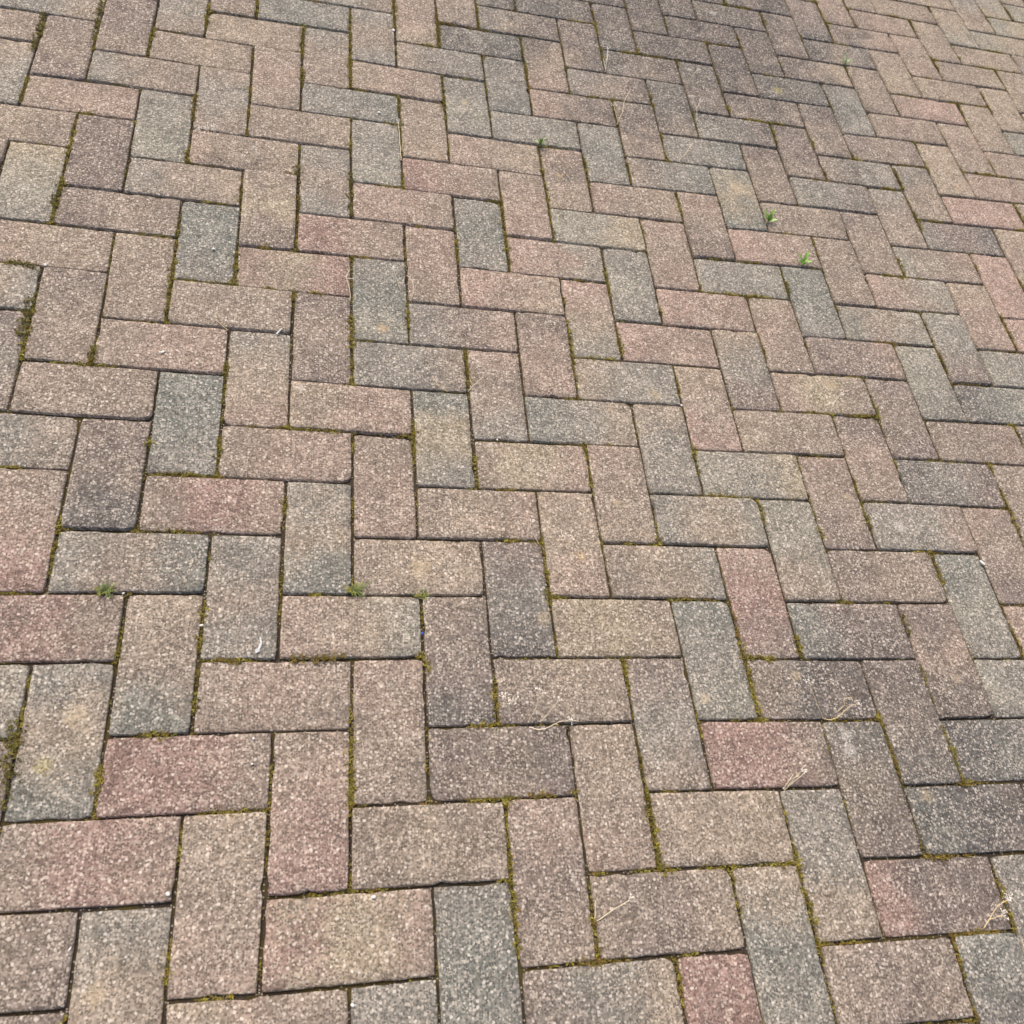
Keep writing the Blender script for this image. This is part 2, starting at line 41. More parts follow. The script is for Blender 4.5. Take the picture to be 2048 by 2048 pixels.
SEEDLINGS=[
 ('bright green seedling with narrow leaves at the upper centre', [0.7182, 1.4204, -0.003], [[0.7053, 1.415, 0.032], [0.7283, 1.4147, 0.026], [0.7021, 1.4134, 0.014], [0.7289, 1.4115, 0.01], [0.7178, 1.4088, 0.026]]),
 ('bright green seedling with broad leaves against an olive brick, right of the upper centre', [1.2253, 1.2545, -0.003], [[1.2065, 1.2679, 0.024], [1.2356, 1.2703, 0.026], [1.2087, 1.2596, 0.012], [1.2445, 1.251, 0.012], [1.221, 1.2489, 0.028], [1.2098, 1.2565, 0.024]]),
 ('bright green seedling at the right end of a salmon brick, the lowest of the four', [1.274, 1.1263, -0.003], [[1.2558, 1.1386, 0.022], [1.2848, 1.1463, 0.026], [1.2946, 1.1274, 0.012], [1.2674, 1.1315, 0.026], [1.2816, 1.1263, 0.016], [1.2587, 1.1273, 0.01]]),
 ('tall pale green seedling in the joint at the top right, the topmost of the four', [1.6337, 1.9439, -0.003], [[1.6179, 1.9508, 0.034], [1.6053, 1.9379, 0.014], [1.6452, 1.9448, 0.014], [1.6169, 1.9408, 0.022]]),
]
TUFTS=[
 ('feathery green tuft growing from an upright joint left of the centre', [0.3091, 0.315, -0.002], 0.024, 40),
 ('low green tuft along a joint at the left edge of the middle', [-0.0311, 0.3054, -0.002], 0.02, 36),
 ('small green tuft at a T-junction right of the feathery green tuft', [0.4127, 0.3083, -0.002], 0.013, 20),
]
MOSS=[
 ('large olive moss cushion at a brick corner near the upper left edge', [[-0.267, 0.9223], [-0.2385, 0.9215], [-0.2086, 0.9137]], 0.009, 0),
 ('tall moss strip in the upright joint below the large cushion at the left edge', [[-0.2148, 0.8468], [-0.217, 0.7965], [-0.2157, 0.7621]], 0.008, 0),
 ('long moss strip running down the left edge near the bottom', [[-0.1129, 0.1231], [-0.1138, 0.078], [-0.113, 0.0408], [-0.1121, 0.0106]], 0.013, 0),
 ('bright yellow-green moss strip in the upright joint at the lower centre left', [[0.3061, 0.0344], [0.3054, 0.0082], [0.3047, -0.0148]], 0.006, 1),
 ('brownish yellow moss along a level joint left of the lower centre', [[0.2189, 0.2101], [0.2422, 0.2063], [0.2697, 0.2078], [0.2961, 0.2093]], 0.008, 2),
 ('green moss knot at the foot of an upright joint at the far left', [[-0.1039, 0.7544], [-0.1035, 0.7173]], 0.008, 0),
 ('moss knot over an upright joint above the red brick in the upper middle', [[0.3093, 1.2554], [0.3071, 1.1731], [0.308, 1.1273]], 0.007, 0),
 ('spreading moss knot at a T-junction in the upper left middle', [[0.2056, 1.2591], [0.1998, 1.225], [0.1759, 1.2267]], 0.008, 0),
 ('small moss knot at the side of a light grey brick at the upper left', [[-0.2123, 1.0993], [-0.2137, 1.0699]], 0.007, 0),
 ('long moss line in the upright joint at the top left of centre', [[0.3073, 1.8197], [0.3071, 1.691], [0.308, 1.5975], [0.309, 1.533]], 0.006, 1),
 ('yellow-green moss wedge in the upright joint right of the lower centre', [[0.7132, 0.2063], [0.7144, 0.1845], [0.7156, 0.163]], 0.007, 1),
 ('orange-tinged moss along a level joint at the bottom centre', [[0.5449, 0.0054], [0.5675, 0.0047], [0.583, 0.0042]], 0.006, 2),
 ('moss tuft at a brick corner at the bottom centre, right of the orange-tinged moss', [[0.6098, 0.0115], [0.6115, -0.0023]], 0.007, 1),
 ('yellow moss tuft at the corner right of the blue scrap', [[0.3984, 0.211], [0.4111, 0.2032], [0.4118, 0.1855]], 0.008, 1),
 ('moss wedge in the slanting joint near the bottom right corner', [[1.1335, -0.2284], [1.1319, -0.2501], [1.1324, -0.2685]], 0.006, 1),
 ('dark moss wedge in the slanting joint at the right side', [[1.2258, 0.2862], [1.2249, 0.2567], [1.2244, 0.2448]], 0.006, 0),
 ('moss strip in the upright joint near the top centre', [[0.4108, 1.8801], [0.4092, 1.7767]], 0.006, 1),
 ('moss strip along the upright joint at the top left corner', [[-0.2148, 1.7206], [-0.2141, 1.6461], [-0.2114, 1.5662]], 0.007, 0),
 ('moss and grass along the upright joint next to the top left corner', [[-0.3178, 1.6448], [-0.3183, 1.5644], [-0.3175, 1.5131]], 0.008, 0),
]
DEBRIS=[
 ('feather', 'small white feather on a brown brick left of the centre', 'feather', [[0.1749, 0.2138, 0.0], [0.1786, 0.2205, 0.0], [0.1815, 0.2296, 0.0], [0.1798, 0.238, 0.0]]),
 ('twig', 'short white twig lying on a joint at the left of the middle', 'twig', [[0.1806, 0.8057, 0.002], [0.1853, 0.8133, 0.003], [0.1893, 0.8196, 0.003]]),
 ('pebble', 'white pebble at the right end of a reddish brick at the bottom left', 'p', [[0.0893, -0.0963, 0.0], 6, 5]),
 ('pebble', 'white oval pebble on the top edge of a reddish brick at bottom centre left', 'p', [[0.3327, -0.113, 0.0], 6, 4.5]),
 ('pebble', 'small white pebble near the right end of the red brick, on its upper edge', 'p', [[0.1783, 0.0925, 0.0], 4, 3]),
 ('pebble', 'small white pebble in the middle of the right end of the red brick', 'p', [[0.1781, 0.0585, 0.0], 3.5, 3]),
 ('pebble', 'white pebble wedged in an upright joint left of the feather', 'p', [[0.1002, 0.2558, 0.0], 6, 3.5]),
 ('pebble', 'tiny white pebble on a level joint next to the low green tuft', 'p', [[-0.0072, 0.3038, 0.0], 4, 3]),
 ('stone_flake', 'white stone flake at the top of a blue-grey brick on the right', 'p', [[1.4235, 0.3907, 0.0], 11, 5]),
 ('plastic_scrap', 'tiny blue plastic scrap wedged in an upright joint below the centre', 'blue', [[0.4092, 0.246, 0.001], 5, 3]),
 ('pebble', 'white pebble by the joint at the very bottom left of centre', 'p', [[0.3065, -0.2307, 0.0], 5, 4]),
 ('pebble', 'thin white sliver in an upright joint at the bottom left corner', 'p', [[-0.0112, -0.1498, 0.0], 6, 2]),
 ('pebble', 'white pebble at a joint corner on the left edge, beside the moss cushion', 'p', [[-0.2029, 0.9216, 0.0], 6, 5]),
 ('pebble', 'round pale pebble set on a dark grey brick at the upper left', 'p', [[0.0633, 0.9984, 0.0], 6, 5]),
 ('pebble', 'pale pebble on a pinkish brick left of the middle', 'p', [[0.0017, 0.7478, 0.0], 8, 5]),
 ('pebble', 'pale pebble on a blue-grey brick near the top left of centre', 'p', [[0.3677, 1.4574, 0.0], 7, 5]),
 ('pebble', 'white pebble on the joint left of the tan brick at top centre', 'p', [[0.4067, 1.77, 0.0], 8, 6]),
 ('pebble', 'orange-white pebble on a joint below a broad tan brick at the right', 'p', [[1.1797, 0.8191, 0.0], 6, 4]),
 ('pebble', 'white pebble on the joint above a tan brick at the centre', 'p', [[0.552, 0.6061, 0.0], 4, 3]),
 ('pebble', 'pale pebble on the joint at the middle right beside a grey brick', 'p', [[0.9085, 0.7087, 0.0], 5, 4]),
]
LICHEN=[
 ([0.3629, 0.8437], 0.011, 3),
 ([0.7477, 0.4878], 0.009, 0),
 ([1.1956, 0.5243], 0.009, 0),
 ([0.6692, 0.3833], 0.008, 3),
 ([0.7519, 1.3277], 0.008, 3),
 ([0.5593, 1.5377], 0.01, 0),
 ([-0.0733, 0.0632], 0.012, 2),
 ([0.8345, 0.1421], 0.01, 0),
 ([0.9979, 0.1793], 0.009, 0),
 ([1.2858, 0.1711], 0.009, 0),
 ([1.1614, -0.0137], 0.012, 0),
 ([1.2396, 0.7874], 0.018, 0),
 ([0.223, 0.6906], 0.008, 1),
 ([1.2816, 0.4608], 0.014, 1),
 ([1.1777, 1.3614], 0.022, 0),
 ([0.0217, -0.1986], 0.012, 0),
 ([0.8614, 0.7308], 0.014, 0),
 ([0.4102, 0.3566], 0.018, 0),
 ([1.0531, 0.0578], 0.014, 1),
 ([1.0519, 0.0813], 0.012, 1),
 ([-0.0451, 0.1287], 0.016, 0),
 ([0.5165, 0.7021], 0.008, 1),
 ([0.3691, 1.4188], 0.008, 1),
 ([0.6798, 1.7266], 0.014, 1),
 ([1.2777, 2.0912], 0.012, 1),
 ([1.3872, 1.7726], 0.016, 2),
 ([0.5985, 0.2745], 0.014, 0),
]
GRIME=[
 (1.1254, 2.0139, 0.548, 0.68),
 (1.2994, 1.902, 0.378, 0.72),
 (0.9169, 2.0016, 0.402, 0.35),
 (1.1905, 1.7276, 0.303, 0.4),
 (1.4098, 1.7778, 0.191, 0.6),
 (1.1224, 0.1367, 0.174, 0.45),
 (1.2263, 0.007, 0.208, 0.55),
 (1.0457, 0.1457, 0.115, 0.4),
 (-0.0711, 0.51, 0.077, 0.35),
 (0.5262, 0.253, 0.086, 0.3),
 (1.3674, 1.4751, 0.235, 0.2),
 (0.5987, 1.766, 0.264, 0.2),
 (1.4762, 0.6933, 0.181, 0.2),
 (0.5474, 0.0837, 0.088, 0.25),
]
for o in list(bpy.data.objects): bpy.data.objects.remove(o)
SC = bpy.context.scene
COL = SC.collection

# ---------------------------------------------------------------- camera
cam_d = bpy.data.cameras.new('camera')
cam = bpy.data.objects.new('camera', cam_d); COL.objects.link(cam)
R = CAM_R
cam.matrix_world = Matrix(((R[0][0], -R[1][0], -R[2][0], CAM_LOC[0]),
                           (R[0][1], -R[1][1], -R[2][1], CAM_LOC[1]),
                           (R[0][2], -R[1][2], -R[2][2], CAM_LOC[2]),
                           (0, 0, 0, 1)))
cam_d.sensor_width = 36.0
cam_d.lens = CAM_F / 2048.0 * 36.0
cam_d.clip_start = 0.05
cam_d.clip_end = 500.0
cam_d.dof.use_dof = True
cam_d.dof.focus_distance = 1.55
cam_d.dof.aperture_fstop = 9.0
SC.camera = cam
SC.cycles.max_bounces = 4; SC.cycles.diffuse_bounces = 3
SC.render.resolution_x = 1024; SC.render.resolution_y = 1024

# ---------------------------------------------------------------- sky, sun, exposure
SUN_EL, SUN_AZ = 58.0, 330.0
world = bpy.data.worlds.new('World'); SC.world = world; world.use_nodes = True
wn = world.node_tree.nodes; wl = world.node_tree.links; wn.clear()
sky = wn.new('ShaderNodeTexSky'); sky.sky_type = 'NISHITA'; sky.sun_disc = False
sky.sun_elevation = math.radians(SUN_EL); sky.sun_rotation = math.radians(SUN_AZ)
sky.air_density = 1.0; sky.dust_density = 6.0; sky.ozone_density = 0.6
bg = wn.new('ShaderNodeBackground'); bg.inputs['Strength'].default_value = 0.15
wo = wn.new('ShaderNodeOutputWorld')
wl.new(sky.outputs['Color'], bg.inputs['Color']); wl.new(bg.outputs['Background'], wo.inputs['Surface'])
sun_d = bpy.data.lights.new('sun', 'SUN'); sun_d.energy = 1.4; sun_d.angle = math.radians(40)
sun_d.color = (1.0, 0.93, 0.82)
sun = bpy.data.objects.new('sun', sun_d); COL.objects.link(sun)
el, az = math.radians(SUN_EL), math.radians(SUN_AZ)
sdir = Vector((math.sin(az) * math.cos(el), math.cos(az) * math.cos(el), math.sin(el)))
sun.rotation_euler = sdir.to_track_quat('Z', 'Y').to_euler()
SC.view_settings.view_transform = 'Standard'; SC.view_settings.look = 'None'
SC.view_settings.gamma = 1.0; SC.view_settings.use_curve_mapping = False
SC.view_settings.exposure = 0.35

# ---------------------------------------------------------------- helpers
def lin(c):
    return tuple(((v / 255.0) / 12.92 if v / 255.0 <= 0.04045 else ((v / 255.0 + 0.055) / 1.055) ** 2.4) for v in c)

class NT:
    def __init__(self, name):
        self.m = bpy.data.materials.new(name); self.m.use_nodes = True
        self.t = self.m.node_tree; self.t.nodes.clear()
        self.out = self.n('ShaderNodeOutputMaterial'); self.b = self.n('ShaderNodeBsdfPrincipled')
        self.t.links.new(self.b.outputs[0], self.out.inputs['Surface'])
    def n(self, ty, **kw):
        nd = self.t.nodes.new(ty)
        for k, v in kw.items(): setattr(nd, k, v)
        return nd
    def put(self, sock, v):
        if hasattr(v, 'links') or hasattr(v, 'is_output'): self.t.links.new(v, sock)
        else: sock.default_value = v
    def math(self, op, a, b=0.0, clamp=False):
        nd = self.n('ShaderNodeMath', operation=op, use_clamp=clamp)
        self.put(nd.inputs[0], a); self.put(nd.inputs[1], b); return nd.outputs[0]
    def ramp(self, v, a, b, c=0.0, d=1.0, smooth=True):
        nd = self.n('ShaderNodeMapRange', interpolation_type='SMOOTHSTEP' if smooth else 'LINEAR')
        self.put(nd.inputs[0], v)
        for k, x in zip((1, 2, 3, 4), (a, b, c, d)): self.put(nd.inputs[k], x)
        return nd.outputs[0]
    def mix(self, f, a, b, mode='MIX'):
        nd = self.n('ShaderNodeMix', data_type='RGBA', blend_type=mode)
        self.put(nd.inputs[0], f); self.put(nd.inputs[6], a); self.put(nd.inputs[7], b); return nd.outputs[2]
    def scale(self, col, f):
        nd = self.n('ShaderNodeVectorMath', operation='SCALE')
        self.put(nd.inputs[0], col); self.put(nd.inputs[3], f); return nd.outputs[0]
    def vor(self, pos, s, feature='F1'):
        nd = self.n('ShaderNodeTexVoronoi', feature=feature, voronoi_dimensions='2D'); self.put(nd.inputs['Vector'], pos); nd.inputs['Scale'].default_value = s
        return nd
    def noise(self, pos, s, d=2.0, r=0.5):
        nd = self.n('ShaderNodeTexNoise', noise_dimensions='2D'); self.put(nd.inputs['Vector'], pos)
        nd.inputs['Scale'].default_value = s; nd.inputs['Detail'].default_value = d; nd.inputs['Roughness'].default_value = r
        return nd.outputs['Fac']
    def bump(self, h, st, dist):
        nd = self.n('ShaderNodeBump'); nd.inputs['Strength'].default_value = st; nd.inputs['Distance'].default_value = dist
        self.put(nd.inputs['Height'], h); self.t.links.new(nd.outputs[0], self.b.inputs['Normal'])
    def finish(self, col, rough=0.9, spec=0.25):
        self.put(self.b.inputs['Base Color'], col); self.put(self.b.inputs['Roughness'], rough)
        self.b.inputs['Specular IOR Level'].default_value = spec
        return self.m

def mesh_obj(name, verts, faces, mat, parent=None, cols=None, smooth=False, attr='pigment'):
    me = bpy.data.meshes.new(name); me.from_pydata(verts, [], faces); me.update()
    if smooth: me.shade_smooth()
    if cols:
        sets = cols if isinstance(cols, dict) else {attr: cols}
        for an, cc in sets.items():
            a = me.attributes.new(an, 'FLOAT_COLOR', 'POINT'); flat = []
            for c in cc: flat += (c[0], c[1], c[2], 1.0)
            a.data.foreach_set('color', flat)
    if mat: me.materials.append(mat)
    o = bpy.data.objects.new(name, me); COL.objects.link(o)
    if parent: o.parent = parent
    return o

def tag(o, label=None, cat=None, group=None, kind=None):
    if label: o['label'] = label
    if cat: o['category'] = cat
    if group: o['group'] = group
    if kind: o['kind'] = kind
    return o

# ---------------------------------------------------------------- materials
def concrete(lichen):
    t = NT('lichened_concrete' if lichen else 'exposed_aggregate_concrete')
    raw = t.n('ShaderNodeNewGeometry').outputs['Position']
    sp = t.n('ShaderNodeSeparateXYZ'); t.put(sp.inputs[0], raw)        # skewed so that the sides get grain too
    cb = t.n('ShaderNodeCombineXYZ')
    t.put(cb.inputs[0], t.math('ADD', sp.outputs[0], t.math('MULTIPLY', sp.outputs[2], 0.8)))
    t.put(cb.inputs[1], t.math('ADD', sp.outputs[1], t.math('MULTIPLY', sp.outputs[2], 0.6)))
    pos = cb.outputs[0]
    wob = t.n('ShaderNodeTexNoise', noise_dimensions='2D'); t.put(wob.inputs['Vector'], pos); wob.inputs['Scale'].default_value = 700; wob.inputs['Detail'].default_value = 1
    off = t.n('ShaderNodeVectorMath', operation='SCALE'); t.put(off.inputs[0], wob.outputs['Color']); off.inputs[3].default_value = 0.0022
    wp = t.n('ShaderNodeVectorMath', operation='ADD'); t.put(wp.inputs[0], pos); t.put(wp.inputs[1], off.outputs[0]); wp = wp.outputs[0]
    # three pigments per brick, mixed grain by grain as the batches were when it was pressed
    v2 = t.vor(wp, 400); s2 = t.n('ShaderNodeSeparateColor'); t.put(s2.inputs[0], v2.outputs['Color'])
    ws = t.n('ShaderNodeSeparateColor'); t.put(ws.inputs[0], t.n('ShaderNodeAttribute', attribute_name='share').outputs['Color'])
    acc, tot = None, None
    for k in range(3):
        w = t.math('MULTIPLY', ws.outputs[k], t.ramp(s2.outputs[(k + 1) % 3], 0.15, 0.85, 0.12, 1.9))
        ck = t.scale(t.n('ShaderNodeAttribute', attribute_name='pigment_' + 'abc'[k]).outputs['Color'], w)
        if acc is None: acc, tot = ck, w
        else:
            ad = t.n('ShaderNodeVectorMath', operation='ADD'); t.put(ad.inputs[0], acc); t.put(ad.inputs[1], ck); acc = ad.outputs[0]
            tot = t.math('ADD', tot, w)
    pig = t.scale(acc, t.math('DIVIDE', 1.0, tot))
    # cloudy pigment: patches 1 to 6 cm across
    cl = t.noise(pos, 26, 4, 0.6)
    cl2 = t.noise(pos, 75, 3, 0.6)
    base = t.scale(pig, t.math('MULTIPLY', t.ramp(cl, 0.3, 0.72, 0.80, 1.15, False), t.ramp(cl2, 0.3, 0.72, 0.87, 1.12, False)))
    # fine sand
    fine = t.ramp(s2.outputs[0], 0.0, 1.0, SAND_LO, SAND_HI, False)
    n1 = t.noise(pos, 1100, 2, 0.6)
    col = t.scale(base, t.math('MULTIPLY', fine, t.ramp(n1, 0.3, 0.7, 0.84, 1.14, False)))
    # pale stones 2 to 4 mm, and a few bigger ones
    v1 = t.vor(wp, 250); s1 = t.n('ShaderNodeSeparateColor'); t.put(s1.inputs[0], v1.outputs['Color'])
    size = t.ramp(s1.outputs[1], 0, 1, 0.24, 0.56, False)
    inside = t.math('LESS_THAN', v1.outputs['Distance'], size)
    m1 = t.math('MULTIPLY', inside, t.math('GREATER_THAN', s1.outputs[0], t.ramp(t.noise(pos, 21, 3, 0.6), 0.32, 0.68, 0.72, 0.22, False)))
    cream = t.n('ShaderNodeRGB'); cream.outputs[0].default_value = (0.60, 0.52, 0.43, 1)
    stone = t.scale(t.mix(0.5, base, cream.outputs[0]), t.ramp(s1.outputs[2], 0, 1, 0.74, 1.32, False))
    col = t.mix(t.math('MULTIPLY', m1, 0.78), col, stone)
    v4 = t.vor(wp, 120); s4 = t.n('ShaderNodeSeparateColor'); t.put(s4.inputs[0], v4.outputs['Color'])
    m4 = t.math('MULTIPLY', t.math('LESS_THAN', v4.outputs['Distance'], t.ramp(s4.outputs[1], 0, 1, 0.08, 0.26, False)), t.math('GREATER_THAN', s4.outputs[0], 0.74))
    white = t.n('ShaderNodeRGB'); white.outputs[0].default_value = (0.74, 0.68, 0.60, 1)
    col = t.mix(t.math('MULTIPLY', m4, 0.65), col, t.scale(t.mix(0.5, base, white.outputs[0]), 1.35))
    # dark grains and pits
    v3 = t.vor(wp, 310); s3 = t.n('ShaderNodeSeparateColor'); t.put(s3.inputs[0], v3.outputs['Color'])
    m3 = t.math('MULTIPLY', t.math('LESS_THAN', v3.outputs['Distance'], 0.42), t.math('LESS_THAN', s3.outputs[0], 0.30))
    m3 = t.math('MULTIPLY', m3, t.math('SUBTRACT', 1.0, m4))
    col = t.mix(t.math('MULTIPLY', m3, 0.8), col, t.scale(base, 0.40))
    # weathering: sooty blotches with their own shape
    st = t.ramp(t.noise(pos, 13, 5, 0.66), 0.51, 0.70)
    st = t.math('MULTIPLY', st, t.ramp(t.noise(pos, 160, 2, 0.6), 0.30, 0.65, 0.25, 1.0))
    col = t.mix(t.math('MULTIPLY', st, 0.60), col, t.scale(t.mix(0.45, col, lin((112, 108, 106)) + (1,)), 0.62))
    # lichen blots: place, size and tint are carried by the brick itself
    sep = sp
    if lichen: edge = t.noise(pos, 190, 3, 0.65); grain = t.noise(pos, 420, 3, 0.7)
    for slot in ('ab' if lichen else ''):
        pa = t.n('ShaderNodeAttribute', attribute_type='OBJECT', attribute_name='lichen_place_' + slot)
        ta = t.n('ShaderNodeAttribute', attribute_type='OBJECT', attribute_name='lichen_tint_' + slot)
        ps = t.n('ShaderNodeSeparateXYZ'); t.put(ps.inputs[0], pa.outputs['Vector'])
        r = ps.outputs[2]
        dx = t.math('SUBTRACT', sep.outputs[0], ps.outputs[0]); dy = t.math('SUBTRACT', sep.outputs[1], ps.outputs[1])
        d = t.math('SQRT', t.math('ADD', t.math('MULTIPLY', dx, dx), t.math('MULTIPLY', dy, dy)))
        d = t.math('ADD', d, t.math('MULTIPLY', t.math('SUBTRACT', edge, 0.5), t.math('MULTIPLY', r, 2.4)))
        m = t.math('MULTIPLY', t.ramp(d, t.math('ADD', t.math('MULTIPLY', r, 1.10), 1e-5), t.math('MULTIPLY', r, 0.55), 0.0, 0.55), t.ramp(grain, 0.40, 0.58, 0.15, 1.0))
        m = t.math('MULTIPLY', m, t.math('GREATER_THAN', r, 0.001))
        col = t.mix(m, col, ta.outputs['Color'])
    h = t.math('ADD', t.math('MULTIPLY', m1, 0.6), t.math('MULTIPLY', s2.outputs[0], 0.7))
    h = t.math('ADD', h, t.math('MULTIPLY', m3, -0.9))
    t.bump(h, 0.6, 0.0013)
    return t.finish(col, 0.93, 0.2)

def soil():
    t = NT('joint_soil')
    pos = t.n('ShaderNodeNewGeometry').outputs['Position']
    a = t.mix(t.noise(pos, 300, 3), (0.026, 0.020, 0.015, 1), (0.085, 0.066, 0.048, 1))
    g = t.ramp(t.noise(pos, 22, 4, 0.65), 0.46, 0.62, 0.0, 0.7)
    col = t.mix(g, a, (0.085, 0.066, 0.018, 1))
    v = t.vor(pos, 330); s = t.n('ShaderNodeSeparateColor'); t.put(s.inputs[0], v.outputs['Color'])
    grit = t.math('MULTIPLY', t.math('LESS_THAN', v.outputs['Distance'], 0.4), t.math('GREATER_THAN', s.outputs[0], 0.86))
    col = t.mix(t.math('MULTIPLY', grit, 0.8), col, (0.42, 0.36, 0.29, 1))
    t.bump(t.math('ADD', t.noise(pos, 420, 3), grit), 0.9, 0.003)
    return t.finish(col, 0.97, 0.1)

def tinted(name, rough=0.75, sub=0.0):
    t = NT(name)
    pos = t.n('ShaderNodeNewGeometry').outputs['Position']
    pig = t.n('ShaderNodeAttribute', attribute_name='pigment').outputs['Color']
    col = t.scale(pig, t.ramp(t.noise(pos, 500, 2), 0.3, 0.7, 0.75, 1.2, False))
    if sub: t.b.inputs['Transmission Weight'].default_value = 0.0
    return t.finish(col, rough, 0.25)

def plain(name, c, rough=0.8, var=0.25, sc=300):
    t = NT(name)
    pos = t.n('ShaderNodeNewGeometry').outputs['Position']
    f = t.ramp(t.noise(pos, sc, 3), 0.3, 0.7, 1 - var, 1 + var, False)
    rgb = t.n('ShaderNodeRGB'); rgb.outputs[0].default_value = c + (1,)
    return t.finish(t.scale(rgb.outputs[0], f), rough, 0.3)

SAND_LO, SAND_HI = 0.54, 1.26
M_BRICK = concrete(False); M_LICHEN = concrete(True)
M_SOIL = soil()
M_MOSS = tinted('moss_leaf', 0.85)
M_LEAF = tinted('green_leaf', 0.5)
M_STRAW = tinted('dry_straw', 0.8)
M_PEBBLE = plain('white_quartz', (0.74, 0.71, 0.66), 0.55, 0.18, 500)
M_FEATHER = plain('feather_white', (0.62, 0.62, 0.61), 0.8, 0.1, 900)
M_BLUE = plain('blue_plastic', (0.02, 0.10, 0.42), 0.35, 0.1)
M_GROUND = plain('bare_ground', (0.10, 0.085, 0.07), 0.95, 0.3, 6)

# ---------------------------------------------------------------- the paving
P = PITCH
NI, NJ = len(LAY[0][0]), len(LAY)
def node(i, j):
    ci = min(max(i - I0, 0), NI - 1); cj = min(max(j - J0, 0), NJ - 1)
    out = max(abs(i - I0 - ci), abs(j - J0 - cj)); k = max(0.0, 1 - out / 5.0)
    return Vector((i * P + LAY[cj][0][ci] * 1e-4 * k, j * P + LAY[cj][1][ci] * 1e-4 * k, 0.0))

PAL = {k: lin(v) for k, v in dict(
    r=(164, 137, 126), s=(181, 156, 142), p=(171, 151, 136), t=(173, 157, 138), y=(178, 164, 140),
    b=(162, 147, 132), m=(147, 133, 123), g=(154, 148, 137), o=(162, 157, 143), u=(140, 140, 131), d=(126, 121, 115)).items()}
ALB = 0.80
TINTS = [(200, 180, 146), (214, 206, 196), (192, 178, 112), (206, 172, 118)]
def smooth(x): x = min(max(x, 0.0), 1.0); return x * x * (3 - 2 * x)

